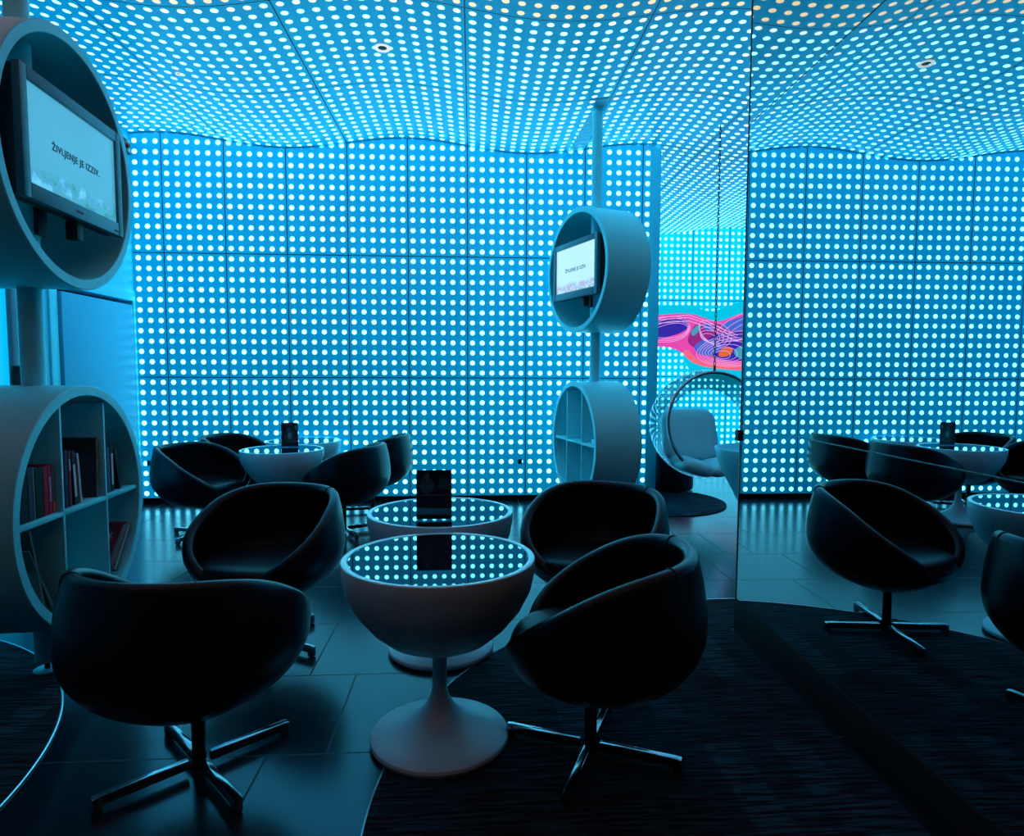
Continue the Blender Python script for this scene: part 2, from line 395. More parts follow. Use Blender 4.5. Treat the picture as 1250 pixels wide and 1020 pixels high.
# ------------------------------------------------------------------ chairs
def make_chair(label):
    t = thing('bucket_chair', label, 'chair', (0, 0, 0), 0, 'black leather bucket swivel chairs')
    NPH, NS = 96, 22
    def rimh(ph):
        s = (1-math.cos(ph))/2                        # 0 in front, 1 at the back
        q = max(0.0, min(1.0, (s-.055)/.945))
        return .405 + .345*math.sin(q*PI/2)**.80
    def out(ph, z):
        zc_, b = .50, .265
        k = math.sqrt(max(0, 1-((zc_-z)/b)**2)) if z < zc_ else 1-.10*((z-zc_)/.25)**2
        k = k**.92 if z < zc_ else k
        c, s = math.cos(ph), math.sin(ph)
        ax = .315 if c > 0 else .385
        n = 2.25
        rr = 1/((abs(c)/ax)**n+(abs(s)/.368)**n)**(1/n)
        return rr*k
    TH = .052
    prof_all = []
    V = []; F = []
    for i in range(NPH):
        ph = 2*PI*i/NPH; h = rimh(ph)
        pts = []
        for k in range(1, NS+1):                      # outside, bottom to rim
            a = k/NS; z = .238 + (h-.028-.238)*(a**1.7)
            pts.append((out(ph, z), z))
        r0 = out(ph, h-.028)
        for a in (30, 60, 90, 120, 150):              # rolled rim
            pts.append((r0-TH/2+TH/2*math.cos(R(a)), h-.028+.028*math.sin(R(a))))
        for k in range(NS-4):                         # inside, rim to bottom
            a = 1-k/(NS-4); z = .30 + (h-.028-.30)*(a**1.3)
            pts.append((max(.012, out(ph, min(z, h-.02))-TH-(.02*(1-a))), z))
        prof_all.append(pts)
    n = len(prof_all[0])
    for i in range(NPH):
        ph = 2*PI*i/NPH
        for r, z in prof_all[i]: V.append((r*math.cos(ph), r*math.sin(ph), z))
    for i in range(NPH):
        j = (i+1) % NPH
        for k in range(n-1): F.append([i*n+k, j*n+k, j*n+k+1, i*n+k+1])
    bb = len(V); V.append((0, 0, .236)); V.append((0, 0, .30))
    for i in range(NPH):
        j = (i+1) % NPH
        F.append([bb, j*n, i*n]); F.append([bb+1, i*n+n-1, j*n+n-1])
    s = MB(); s.add(V, F); sh = s.build('shell', M_leather, t, ang=70)
    # seat cushion: domed pad with a rolled front lip
    c = MB(); V = []; F = []
    NR = 16
    for i in range(NPH):
        ph = 2*PI*i/NPH; cph = math.cos(ph)
        ro = min(out(ph, .40)-TH+.012, .335) if cph < .45 else out(ph, .40)-.012-.035*(1-cph)/.55*.6
        for k in range(1, NR+1):
            a = k/NR
            edge = (1-a**6)
            lip = .018*max(0, cph)**2*math.sin(min(1, a)*PI*.8)
            z = .385 + .055*edge*(1-.25*a*a) + lip - (.0 if cph < .3 else .0)
            V.append((ro*math.sin(a*PI/2)**.8*cph, ro*math.sin(a*PI/2)**.8*math.sin(ph), z))
        V.append((ro*.97*cph, ro*.97*math.sin(ph), .345))
        V.append((ro*.85*cph, ro*.85*math.sin(ph), .33))
    m_ = NR+2
    for i in range(NPH):
        j = (i+1) % NPH
        for k in range(m_-1): F.append([i*m_+k, j*m_+k, j*m_+k+1, i*m_+k+1])
    q = len(V); V.append((0, 0, .441)); V.append((0, 0, .325))
    for i in range(NPH):
        j = (i+1) % NPH
        F.append([q, i*m_, j*m_]); F.append([q+1, j*m_+m_-1, i*m_+m_-1])
    c.add(V, F); c.build('seat_cushion', M_cushion, t, ang=70)
    # piping seam across the rolled rim where back and arms meet
    for sg in (-1, 1):
        p = MB(); ph = PI-sg*R(38); h = rimh(ph); r0 = out(ph, h-.028)
        pts = []
        for a in range(-30, 200, 15):
            rr = r0-TH/2+(TH/2+.0012)*math.cos(R(a)); z = h-.028+(.0292)*math.sin(R(a))
            pts.append((rr*math.cos(ph), rr*math.sin(ph), z))
        p.tube(pts, .0022, 6); p.build('piping', M_seam, t)
    st = MB(); st.lathe([(0, .012), (.022, .012), (.022, .222), (.045, .232), (.09, .243), (.09, .252), (0, .252)], 32); st.build('stem', M_steel, t)
    for k in range(4):
        a = k*PI/2; Mr = Matrix.Rotation(a, 4, 'Z')
        g = MB(); g.box((.17, 0, .036), (.27, .026, .030), .003, Mr); g.box((.30, 0, .026), (.028, .028, .046), .003, Mr)
        lg = g.build('leg', M_chrome, t)
        fo = MB(); fo.lathe([(0, .0), (.011, .0), (.011, .005), (0, .005)], 16, Matrix.Translation(Mr @ Vector((.30, 0, 0)))); fo.build('glide', M_black, lg)
    return t
def set_base(t, az):                                 # the seat swivels on its cross base
    for c in kids(t):
        if c.name.startswith('leg'): c.rotation_euler = (0, 0, R(az)-t.rotation_euler.z)
cp = make_chair('black bucket chair seen from behind, in front of the bookshelf column')
cp.location = (2.125, -4.547, 0); cp.rotation_euler = (0, 0, R(76)); set_base(cp, 42)
for loc, a, az, lab in (
    ((3.458, -4.53, 0), 162, 66, 'black bucket chair on the big carpet right of the nearest table'),
    ((2.03, -3.53, 0), 252, 59, 'black bucket chair facing the front, left of the table with the dark menu card'),
    ((3.65, -3.54, 0), 240, 4, 'black bucket chair at the far edge of the big carpet, behind the nearest right chair'),
    ((.87, -1.34, 0), -20, -20, 'black bucket chair left of the table with the coloured menu card'),
    ((.88, -.50, 0), -15, 20, 'black bucket chair by the lit wall, left of the table pushed against it'),
    ((1.97, -1.28, 0), 168, 30, 'black bucket chair turned away, right of the table with the coloured menu card'),
    ((2.09, -.47, 0), 172, 10, 'black bucket chair by the lit wall, right of the table pushed against it')):
    set_base(copy_thing(cp, loc, R(a), lab), az)

# ------------------------------------------------------------------ menu cards
def menu_card(loc, w_, h_, label, mat, rz=0):
    t = thing('menu_card', label, 'menu card', loc, rz)
    c = MB(); c.box((0, 0, .004+h_/2), (w_-.006, .003, h_-.004)); c.build('card', mat, t, smooth=False)
    a = MB(); a.box((0, -.0035, .004+h_/2), (w_, .002, h_)); a.box((0, .0035, .004+h_/2), (w_, .002, h_))
    a.box((0, 0, .002), (w_, .06, .004), .001)
    a.build('acrylic_holder', M_acryl, t, smooth=False)
    return t
M_acryl = bpy.data.materials.new('clear acrylic'); M_acryl.use_nodes = True
def _acryl(m, tint=(.9, .97, 1), gloss=(.8, 1, 1), amount=.5, rough=.02):
    nt = m.node_tree; nt.nodes.clear(); out = nd(m, 'ShaderNodeOutputMaterial')
    tr = nd(m, 'ShaderNodeBsdfTransparent'); tr.inputs[0].default_value = (*tint, 1)
    gl = nd(m, 'ShaderNodeBsdfGlossy'); gl.inputs[0].default_value = (*gloss, 1); gl.inputs[1].default_value = rough
    lw = nd(m, 'ShaderNodeLayerWeight'); lw.inputs[0].default_value = .35
    f = mth(m, 'ADD', mth(m, 'MULTIPLY', lw.outputs['Fresnel'], amount), .015, clamp=True)
    mx = nd(m, 'ShaderNodeMixShader'); lk(m, f, mx.inputs[0]); lk(m, tr.outputs[0], mx.inputs[1]); lk(m, gl.outputs[0], mx.inputs[2])
    lk(m, mx.outputs[0], out.inputs[0])
_acryl(M_acryl)
def card_material(name, base, blobs):
    """a dark printed card: soft elliptical patches (x, z, rx, rz, colour) in metres"""
    m = pm(name, base, .35); b = m.node_tree.nodes['Principled BSDF']
    tc = nd(m, 'ShaderNodeTexCoord'); sp = nd(m, 'ShaderNodeSeparateXYZ'); lk(m, tc.outputs['Object'], sp.inputs[0])
    nz = nd(m, 'ShaderNodeTexNoise'); nz.inputs['Scale'].default_value = 60; lk(m, tc.outputs['Object'], nz.inputs['Vector'])
    col = base
    for x, z, rx, rz, c in blobs:
        dx = mth(m, 'DIVIDE', mth(m, 'SUBTRACT', sp.outputs[0], x), rx); dz = mth(m, 'DIVIDE', mth(m, 'SUBTRACT', sp.outputs[2], z), rz)
        d = mth(m, 'SQRT', mth(m, 'ADD', mth(m, 'MULTIPLY', dx, dx), mth(m, 'MULTIPLY', dz, dz)))
        d = mth(m, 'ADD', d, mth(m, 'MULTIPLY', mth(m, 'SUBTRACT', nz.outputs[0], .5), .9))
        r = nd(m, 'ShaderNodeMapRange'); lk(m, d, r.inputs[0]); r.inputs[1].default_value = .8; r.inputs[2].default_value = 1.05
        r.inputs[3].default_value = 1; r.inputs[4].default_value = 0
        col = mixc(m, r.outputs[0], col, c)
    lk(m, col, b.inputs['Base Color'])
    return m
mc1 = card_material('dark menu print', (.004, .004, .010), [(-.03, .155, .036, .04, (.06, .16, .20)), (-.03, .198, .013, .018, (.16, .26, .28)), (.045, .165, .028, .034, (.03, .09, .12)), (0, .115, .075, .004, (.08, .18, .22))])
menu_card((2.8735, -3.83, .6775), .162, .225, 'black menu card in a clear holder on the table behind the nearest one', mc1)
mc2 = card_material('coloured menu print', (.006, .008, .010), [(.0, .10, .05, .065, (.03, .12, .11)), (-.005, .16, .015, .022, (.45, .20, .24)), (.0, .105, .018, .032, (.55, .75, .8)),
                    (.055, .175, .016, .018, (.10, .5, .38)), (-.02, .205, .05, .010, (.9, .04, .16)), (.045, .05, .02, .010, (.95, .03, .2))])
menu_card((1.442, -.93, .6775), .152, .215, 'menu card with a coloured picture, on the table near the lit wall', mc2)

# ------------------------------------------------------------------ columns with drums
RO, TK, DD = .531, .045, .205
def drum_part(name, parent, z, a, mat):
    """a ring open to the front (direction a) with a closed back; returns the part and its local frame"""
    Mf = Matrix.Translation((0, 0, z)) @ Matrix.Rotation(a, 4, 'Z') @ Matrix.Rotation(PI/2, 4, 'Y')   # lathe axis -> front
    b = MB(); b.lathe([(RO-.004, -DD), (RO, -DD+.004), (RO, DD-.004), (RO-.004, DD), (RO-TK+.003, DD), (RO-TK, DD-.003), (RO-TK, -DD+.03), (0, -DD+.03)], 128, Mf)
    b.v = b.v; o = b.build(name, mat, parent, ang=40)
    k = MB(); k.lathe([(0, -DD), (RO-.005, -DD), (RO-.005, -DD+.012), (0, -DD+.012)], 96, Mf); k.build('back_panel', M_white, o)
    Ml = Matrix.Translation((0, 0, z)) @ Matrix.Rotation(a, 4, 'Z')       # x front, y sideways, z up
    return o, Ml
def column(loc, label, a_tv, z_tv, a_sh, z_sh, foot_gap):
    t = thing('media_column', label, 'display column', loc)
    p = MB(); top = zc(loc[0])-.012
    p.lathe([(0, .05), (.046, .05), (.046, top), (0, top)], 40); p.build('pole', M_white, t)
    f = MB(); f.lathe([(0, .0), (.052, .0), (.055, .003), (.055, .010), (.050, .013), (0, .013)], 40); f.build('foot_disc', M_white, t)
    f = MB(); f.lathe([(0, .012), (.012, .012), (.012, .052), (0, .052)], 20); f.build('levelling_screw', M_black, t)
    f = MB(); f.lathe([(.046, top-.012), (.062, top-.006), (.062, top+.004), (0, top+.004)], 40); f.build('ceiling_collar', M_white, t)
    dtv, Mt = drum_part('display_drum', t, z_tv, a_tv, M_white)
    dsh, Ms = drum_part('shelf_drum', t, z_sh, a_sh, M_white)
    ri = RO-TK
    for y in (-.175, .180):
        g = MB(); hh = math.sqrt(ri*ri-(abs(y)+.007)**2); g.box((.012, y, 0), (.36, .014, 2*hh-.004), .0015, Ms); g.build('divider', M_white, dsh)
    g = MB(); hh = math.sqrt(ri*ri-.012**2)
    for y0, y1 in ((-hh+.003, -.183), (-.167, .172), (.188, hh-.003)): g.box((.012, (y0+y1)/2, 0), (.36, y1-y0, .02), .0015, Ms)
    g.build('shelf_board', M_white, dsh)
    base = Matrix.Translation(loc)
    return base @ Mt, base @ Ms
MtL, MsL = column((1.143, -3.765, 0), 'white display column at the left holding a drum with a screen above a drum full of books', .057, 2.225, .058, .746, .05)
MtR, MsR = column((4.128, -1.021, 0), 'white display column by the back wall holding a drum with a screen above an almost empty shelf drum', 3.49, 2.22, 3.353, .736, .05)

# ------------------------------------------------------------------ televisions
def text_mesh(body, size, M, mat, name, parent):
    cu = bpy.data.curves.new(name, 'FONT'); cu.body = body; cu.size = size; cu.align_x = 'CENTER'; cu.align_y = 'CENTER'; cu.extrude = .0004; cu.offset = .0007; cu.space_character = 1.12; cu.resolution_u = 3
    tmp = bpy.data.objects.new(name, cu); COL.objects.link(tmp)
    bpy.context.view_layer.update()
    dg = bpy.context.evaluated_depsgraph_get(); me = bpy.data.meshes.new_from_object(tmp.evaluated_get(dg))
    bpy.data.objects.remove(tmp); me.transform(M); me.materials.clear(); me.materials.append(mat); me.name = name
    o = bpy.data.objects.new(name, me); COL.objects.link(o); o.parent = parent
    return o
def screen_material(name, sky, s, blobs):
    m = pm(name, (.01, .01, .01), .25); b = m.node_tree.nodes['Principled BSDF']
    tc = nd(m, 'ShaderNodeTexCoord'); sp = nd(m, 'ShaderNodeSeparateXYZ'); lk(m, tc.outputs['Object'], sp.inputs[0])
    nz = nd(m, 'ShaderNodeTexNoise'); nz.inputs['Scale'].default_value = 14; nz.inputs['Detail'].default_value = 4; lk(m, tc.outputs['Object'], nz.inputs['Vector'])
    n3 = nd(m, 'ShaderNodeTexNoise'); n3.inputs['Scale'].default_value = 3; lk(m, tc.outputs['Object'], n3.inputs['Vector'])
    col = mixc(m, n3.outputs[0], tuple(c*.93 for c in sky), tuple(c*1.07 for c in sky))
    # picture strip along the foot of the screen
    edge = mth(m, 'ADD', -.115, mth(m, 'MULTIPLY', mth(m, 'SUBTRACT', n3.outputs[0], .5), .08))
    low = nd(m, 'ShaderNodeMapRange'); lk(m, mth(m, 'SUBTRACT', edge, sp.outputs[2]), low.inputs[0]); low.inputs[1].default_value = -.012; low.inputs[2].default_value = .012
    r = nd(m, 'ShaderNodeValToRGB'); lk(m, nz.outputs[0], r.inputs[0])
    r.color_ramp.elements[0].position = .34; r.color_ramp.elements[0].color = (*blobs[0], 1)
    r.color_ramp.elements[1].position = .70; r.color_ramp.elements[1].color = (*blobs[-1], 1)
    for i, c in enumerate(blobs[1:-1]):
        e = r.color_ramp.elements.new(.42+.09*i); e.color = (*c, 1)
    col = mixc(m, mth(m, 'MULTIPLY', low.outputs[0], .85), col, r.outputs[0])
    lk(m, col, b.inputs['Emission Color']); b.inputs['Emission Strength'].default_value = s
    return m
M_bezel = pm('grey screen frame', (.02, .16, .21), .4)
M_tvback = pm('black screen housing', (.006, .006, .008), .4)
def television(M, label, smat, txt, pole_x):
    loc = M.translation.copy(); a = M.to_euler().z
    t = thing('television', label, 'television', loc, a)
    zc_ = .012; W, H = .385, .245
    x = .205
    b = MB()
    for s in (-1, 1): b.box((x, s*(W-.0225), zc_), (.03, .045, 2*H), .004)
    b.box((x, 0, zc_+H-.024), (.03, 2*W-.09, .048), .004); b.box((x, 0, zc_-H+.03), (.03, 2*W-.09, .06), .004)
    b.build('bezel', M_bezel, t)
    b = MB(); b.box((x-.045, 0, zc_), (.06, 2*W-.01, 2*H-.01), .006); b.build('housing', M_tvback, t)
    b = MB(); b.box((x-.002, 0, 0), (.01, 2*W-.088, 2*H-.106)); so = b.build('screen', smat, t, smooth=False); so.location = (0, 0, zc_+.006)
    Mt = Matrix.Translation((x+.0045, .01, -.005)) @ Matrix.Rotation(PI/2, 4, 'Z') @ Matrix.Rotation(PI/2, 4, 'X')
    text_mesh('\u017dIVLJENJE JE IZZIV.', .040, Mt, txt, 'caption', so)
    b = MB()
    for k in range(5): b.box((x+.0165, -.026+.011*k, zc_-H+.028), (.001, .008, .009))
    b.build('maker_mark', M_paper, t)
    b = MB(); b.box((x+.016, W-.07, zc_-H+.018), (.002, .035, .008)); b.build('control_buttons', M_black, t)
    b = MB(); b.box(((x-.07+.05)/2, 0, zc_), (x-.075-.05, .10, .12), .004); b.box((.057, 0, zc_-.16), (.02, .07, .32), .004)
    b.box((x-.055, .08, zc_-H-.035), (.05, .05, .08), .004)
    b.build('bracket', M_black, t)
    return t
scL = screen_material('left screen picture', (.07, .34, .52), 1.0, [(.03, .16, .22), (.05, .35, .38), (.06, .25, .5), (.12, .5, .75), (.2, .6, .8)])
scR = screen_material('right screen picture', (.50, .84, .98), 1.0, [(.18, .40, .55), (.45, .7, .85), (.45, .22, .5), (.4, .75, .9), (.55, .85, .95)])
M_txt = pm('dark caption', (.0, .03, .06), .6)
M_txt2 = pm('grey caption', (.08, .25, .32), .6)
television(MtL, 'flat television with a dark frame in the big drum at the left', scL, M_txt, 0)
television(MtR, 'flat television in the drum of the column by the back wall', scR, M_txt2, 0)

# remote-like handset standing on the left shelf drum
t = thing('handset', 'small dark handset standing on top of the book drum', 'handset', (.985, -3.645, .7455+RO), R(60))
b = MB(); b.box((0, 0, .045), (.03, .045, .09), .006, Matrix.Rotation(R(8), 4, 'X')); b.build('body', M_tvback, t)
b = MB(); b.box((.016, -.003, .03), (.002, .022, .010), 0, Matrix.Rotation(R(8), 4, 'X')); b.build('display', pm('handset display', (.3, .5, .6), .3), t)

# ------------------------------------------------------------------ books and magazines
def bookmat(c): return pm('book cover', c, .5, spec=.12)
def book(M, y, th, h, dp, z0, col, lean, label, group, x1=.172, mark=None, name='book'):
    """y: sideways position of the spine's foot, in the drum's frame M (x front)"""
    a = M.to_euler().z
    loc = M @ Vector((x1-dp/2, y, z0)); 
    t = bpy.data.objects.new(name, None)
    b = MB(); Rm = Matrix.Rotation(-lean, 4, 'X')
    b.box((dp/2-.002, 0, h/2), (.004, th, h), .001, Rm); b.box((-.002, th/2-.001, h/2), (dp-.004, .002, h), .0004, Rm); b.box((-.002, -th/2+.001, h/2), (dp-.004, .002, h), .0004, Rm)
    if mark:
        b.box((dp/2+.0004, 0, h*mark[1]), (.001, th*.6, h*mark[2]), 0, Rm, 1)
    ms = [bookmat(col)] + ([pm('spine print', mark[0], .6)] if mark else [])
    o = b.build(name, ms, None, smooth=False); o.location = loc; o.rotation_euler = (0, 0, a)
    tag(o, label, 'book' if name == 'book' else 'magazine', group)
    p = MB(); p.box((-.004, 0, h/2), (dp-.010, th-.0045, h-.006), 0, Rm); p.build('pages', M_paper, o, smooth=False)
    return o
G1, G2, G3 = 'books on the left of the shelf drum', 'books in the middle of the shelf drum', 'books on the right of the shelf drum'
S = .012
book(MsL, -.405, .060, .215, .20, S, (.008, .008, .018), 0, 'thick navy black book standing first in the left compartment', G1)
book(MsL, -.358, .026, .210, .20, S, (.03, .06, .10), 0, 'grey blue book beside the thick navy black one', G1)
book(MsL, -.336, .012, .205, .19, S, (.10, .16, .19), 0, 'slim pale book in the left compartment', G1)
book(MsL, -.300, .052, .200, .20, S, (.004, .004, .006), 0, 'fat plain black book in the middle of the left compartment', G1)
book(MsL, -.257, .028, .198, .20, S, (.45, .004, .04), 0, 'crimson book between the fat black one and the magenta one', G1)
book(MsL, -.229, .022, .202, .20, S, (.5, .004, .06), 0, 'dark magenta slim book in the left compartment', G1, mark=((.5, .2, .3), .5, .5))
book(MsL, -.204, .022, .200, .20, S, (.10, .12, .16), 0, 'patterned book with an orange foot, last before the divider', G1, mark=((.95, .12, .02), .14, .22))
book(MsL, -.148, .026, .245, .19, S, (.7, .01, .14), R(2), 'purple pink book leaning on the divider in the middle compartment', G2, mark=((.15, .3, .5), .7, .3))
book(MsL, -.112, .024, .245, .19, S, (.01, .015, .05), R(1), 'dark blue book second in the middle compartment', G2)
book(MsL, -.082, .020, .240, .19, S, (.22, .006, .03), 0, 'dark red spined book third in the middle compartment', G2, mark=((.4, .3, .4), .75, .2))
book(MsL, -.040, .026, .236, .19, S, (.006, .01, .02), R(-3), 'black book with white spine writing in the middle compartment', G2, mark=((.6, .7, .75), .45, .6))
book(MsL, .002, .016, .222, .19, S, (.45, .5, .55), R(-5), 'white slim book leaning at the end of the middle row', G2)
bk = book(MsL, .135, .014, .275, .30, S, (.03, .045, .055), R(3), 'tall thin book with an olive spine standing alone by the right divider', G2, mark=((.20, .17, .01), .5, .98))
b = MB(); b.box((.0, -.0078, .235), (.29, .0012, .075), 0, Matrix.Rotation(R(-3), 4, 'X')); b.build('cover_band', M_black, bk, smooth=False)
book(MsL, .215, .034, .220, .19, S, (.02, .035, .08), 0, 'dark blue book first in the right compartment', G3, mark=((.3, .4, .5), .3, .3))
book(MsL, .250, .026, .218, .19, S, (.05, .09, .14), 0, 'steel blue slim book in the right compartment', G3)
book(MsL, .284, .030, .216, .19, S, (.006, .008, .014), 0, 'black book with pale spine writing in the right compartment', G3, mark=((.5, .55, .6), .5, .7))
book(MsL, .362, .026, .214, .19, S, (.004, .006, .012), R(-12), 'black book leaning at the end of the right compartment', G3)
# magazines in the lower left and lower right compartments
G4, G5 = 'magazines leaning in the lower left of the shelf drum', 'magazines heaped in the lower right of the shelf drum'
def magazine(M, y, z, w_, h_, th, rx, col, label, group, x=.06, col2=(.3, .35, .35)):
    a = M.to_euler().z
    m = card_material('magazine cover', col, [(0, h_*.65, w_*.35, h_*.2, col2), (0, h_*.2, w_*.4, h_*.06, tuple(c*.6 for c in col2))])
    b = MB(); b.box((0, 0, h_/2), (w_, th, h_), .001)
    o = b.build('magazine', m, None, smooth=False)
    o.matrix_world = M @ Matrix.Translation((x, y, z)) @ Matrix.Rotation(rx, 4, 'X')
    tag(o, label, 'magazine', group)
    b = MB(); b.box((0, 0, h_/2), (w_-.004, th*.6, h_+.0006)); b.build('pages', M_paper, o, smooth=False)
    return o
def low(y): return -math.sqrt((RO-TK)**2-y*y)
magazine(MsL, -.205, low(-.205)+.012, .20, .36, .012, R(30), (.02, .03, .035), 'dark magazine leaning nearest the divider in the lower left', G4, x=.07)
magazine(MsL, -.240, low(-.240)+.014, .21, .35, .010, R(27), (.05, .07, .05), 'greenish magazine second from the divider in the lower left', G4, x=.075)
magazine(MsL, -.275, low(-.275)+.016, .20, .36, .010, R(20), (.03, .05, .06), 'grey magazine with a pale picture in the middle of the lower left', G4, x=.07, col2=(.2, .3, .3))
magazine(MsL, -.318, low(-.318)+.020, .20, .33, .010, R(12), (.08, .12, .12), 'pale worn magazine at the outer end of the lower left', G4, x=.08, col2=(.03, .05, .05))
for k, (ln, c) in enumerate(((.26, (.03, .08, .11)), (.25, (.30, .40, .45)), (.245, (.02, .04, .05)), (.25, (.20, .05, .08)), (.23, (.05, .08, .10)), (.225, (.10, .015, .03)))):
    an = 40+1.6*k; nx, nz_ = -.77, .64
    magazine(MsL, .272+nx*.019*k, -.382+nz_*.019*k, .20, ln, .011, -R(an), c,
             ('lowest magazine of the slanting heap in the lower right', 'pale magazine second from below in the slanting heap', 'black magazine third from below in the slanting heap',
              'reddish magazine in the upper half of the slanting heap', 'blue grey magazine second from the top of the slanting heap', 'dark red topmost magazine of the slanting heap')[k], G5, x=.08)
# small pale box in the almost empty shelf drum
t = thing('small_box', 'small pale box with a lid in the nearly empty shelf drum by the back wall', 'box', MsR @ Vector((.12, .36, .0105)), MsR.to_euler().z)
b = MB(); b.box((0, 0, .02), (.08, .09, .04), .004); b.build('body', M_white, t)
b = MB(); b.box((0, 0, .046), (.05, .06, .011), .003); b.build('lid', M_chrome, t)

# ------------------------------------------------------------------ hanging bubble chair
bc = thing('hanging_bubble_chair', 'clear acrylic bubble chair with silver cushions hanging on a chain', 'chair', (5.31, -.545, 0))
BC = Vector((0, 0, .845)); BR = .53
na = R(278); nb = Vector((math.cos(na)*math.cos(R(6)), math.sin(na)*math.cos(R(6)), math.sin(R(6))))
zq = Vector((0, 0, 1)); qrot = zq.rotation_difference(nb).to_matrix().to_4x4(); MB_ = Matrix.Translation(BC) @ qrot
M_bubble = bpy.data.materials.new('clear bubble acrylic'); M_bubble.use_nodes = True; _acryl(M_bubble, (.90, .97, .98), (.8, .98, 1), .75, .03)
cut = R(66)
b = MB(); b.lathe([(BR*math.sin(cut+(PI-cut)*k/40), BR*math.cos(cut+(PI-cut)*k/40)) for k in range(40)] + [(0, -BR)], 96, MB_); b.build('bubble_shell', M_bubble, bc, ang=180)
rr = BR*math.sin(cut); zz = BR*math.cos(cut)
b = MB(); b.tube([MB_ @ Vector((rr*math.cos(2*PI*k/96), rr*math.sin(2*PI*k/96), zz)) for k in range(96)], .016, 12, closed=True); b.build('rim_ring', M_chrome, bc)
topp = MB_ @ Vector((0, 0, zz)); e1 = Vector((0, 0, 1)) - nb*nb.z; e1.normalize(); ht = topp + e1*(rr+.016)
b = MB(); z = ht.z; k = 0
zt = zc(5.31)-.004
b.tube([ht+Vector((0, 0, -.02)), ht+Vector((0, 0, .05))], .012, 10); z += .05
while z < zt-.02:
    a_ = (k % 2)*PI/2; lx, ly = math.cos(a_), math.sin(a_); cz = z+.019
    b.tube([(ht.x+lx*.009*math.cos(q*PI/6), ht.y+ly*.009*math.cos(q*PI/6), cz+.024*math.sin(q*PI/6)) for q in range(12)], .0036, 6, closed=True)
    z += .038; k += 1
b.build('chain', M_steel, bc)
def pillow(name, M, sx, sy, sz, mat, par):
    p = MB(); n1, n2 = 40, 20; V = []; F = []
    for j in range(n2+1):
        v = -PI/2+PI*j/n2
        for i in range(n1):
            u = 2*PI*i/n1
            def se(x, e): return math.copysign(abs(x)**e, x)
            V.append((sx*se(math.cos(v), .6)*se(math.cos(u), .45), sy*se(math.cos(v), .6)*se(math.sin(u), .45), sz*se(math.sin(v), .9)))
    for j in range(n2):
        for i in range(n1): F.append([j*n1+i, j*n1+(i+1) % n1, (j+1)*n1+(i+1) % n1, (j+1)*n1+i])
    p.add(V, F, 0, M); return p.build(name, mat, par, ang=180)
fdir = Matrix.Rotation(na+PI/2, 4, 'Z')        # -y of this frame looks out of the opening
pillow('back_cushion', Matrix.Translation(BC) @ fdir @ Matrix.Translation((-.06, .20, -.12)) @ Matrix.Rotation(R(72), 4, 'X'), .30, .27, .08, M_silver, bc)
pillow('seat_cushion', Matrix.Translation(BC) @ fdir @ Matrix.Translation((-.20, -.14, -.385)) @ Matrix.Rotation(R(18), 4, 'Y'), .17, .20, .075, M_silver, bc)
pillow('seat_cushion', Matrix.Translation(BC) @ fdir @ Matrix.Translation((.12, -.12, -.40)) @ Matrix.Rotation(R(-10), 4, 'Y'), .20, .22, .075, M_silver, bc)

# dark round pouf behind the bubble chair, white bowl stand before it
b = MB(); b.lathe([(0, .012), (.27, .012), (.295, .02), (.30, .05), (.30, .40), (.29, .435), (.26, .45), (0, .455)], 64)
po = b.build('round_pouf', M_leather, None); po.location = (5.30, .62, 0); tag(po, 'dark round pouf on the tiles behind the bubble chair', 'pouf')
b = MB(); b.lathe([(.262, .4515), (.27, .4535), (.278, .450)], 64); b.build('piping', M_seam, po)
st = thing('bowl_stand', 'tall white egg shaped bowl stand by the far edge of the mirror', 'bowl', (5.37, -1.77, 0))
b = MB(); b.lathe([(0, .10), (.06, .103), (.12, .14), (.17, .22), (.22, .33), (.28, .45), (.33, .54), (.37, .63), (.395, .71), (.402, .745), (.40, .752), (.39, .754), (.382, .748), (.375, .72), (.34, .66), (.0, .62)], 96); b.build('bowl', M_white, st, ang=50)
b = MB(); b.lathe([(0, .004), (.20, .004), (.205, .012), (.19, .022), (.08, .04), (.05, .07), (.05, .11), (0, .11)], 64); b.build('base', M_white, st)

# ------------------------------------------------------------------ mural film on the far wall
mu = thing('wall_mural', 'glowing pink and blue abstract mural on the far lit wall', 'mural', (0, 3.655, 0))
def G(px, py): return (5.975+(px-798)*.01362, 2.425-(py-373)*.01335)
def film(name, pts, mat, lay, par, smooth_it=3):
    q = [G(*p) for p in pts]
    for _ in range(smooth_it):                        # corner cutting gives flowing outlines
        n = []
        for i in range(len(q)):
            a, c = q[i], q[(i+1) % len(q)]
            n += [(a[0]*.75+c[0]*.25, a[1]*.75+c[1]*.25), (a[0]*.25+c[0]*.75, a[1]*.25+c[1]*.75)]
        q = n
    Mz = Matrix(((1, 0, 0, 0), (0, 0, -1, 0), (0, 1, 0, 0), (0, 0, 0, 1)))
    b = MB(); b.prism(q, .002*lay, .002*lay+.0018, Mz); o = b.build(name, mat, par, smooth=False)
    return o
F_cy = emis('cyan film', (.0, .55, .78)); F_pk = emis('pink film', (.80, .06, .42)); F_mg = emis('magenta film', (.30, .012, .22)); F_nv = emis('deep blue film', (.035, .012, .38))
F_bl = emis('mid blue film', (.06, .13, .62)); F_rd = emis('coral film', (.95, .13, .22)); F_or = emis('orange film', (.75, .13, .03)); F_lt = emis('pale line film', (.85, .45, .95)); F_tl = emis('teal film', (.05, .35, .5))
film('backing_film', [(780, 374), (815, 373), (842, 371), (858, 378), (870, 379), (884, 374), (905, 366), (960, 362), (1000, 372), (1000, 470), (930, 476), (880, 462), (850, 456), (838, 447), (835, 428), (828, 414), (800, 412), (780, 412)], F_cy, 1, mu)
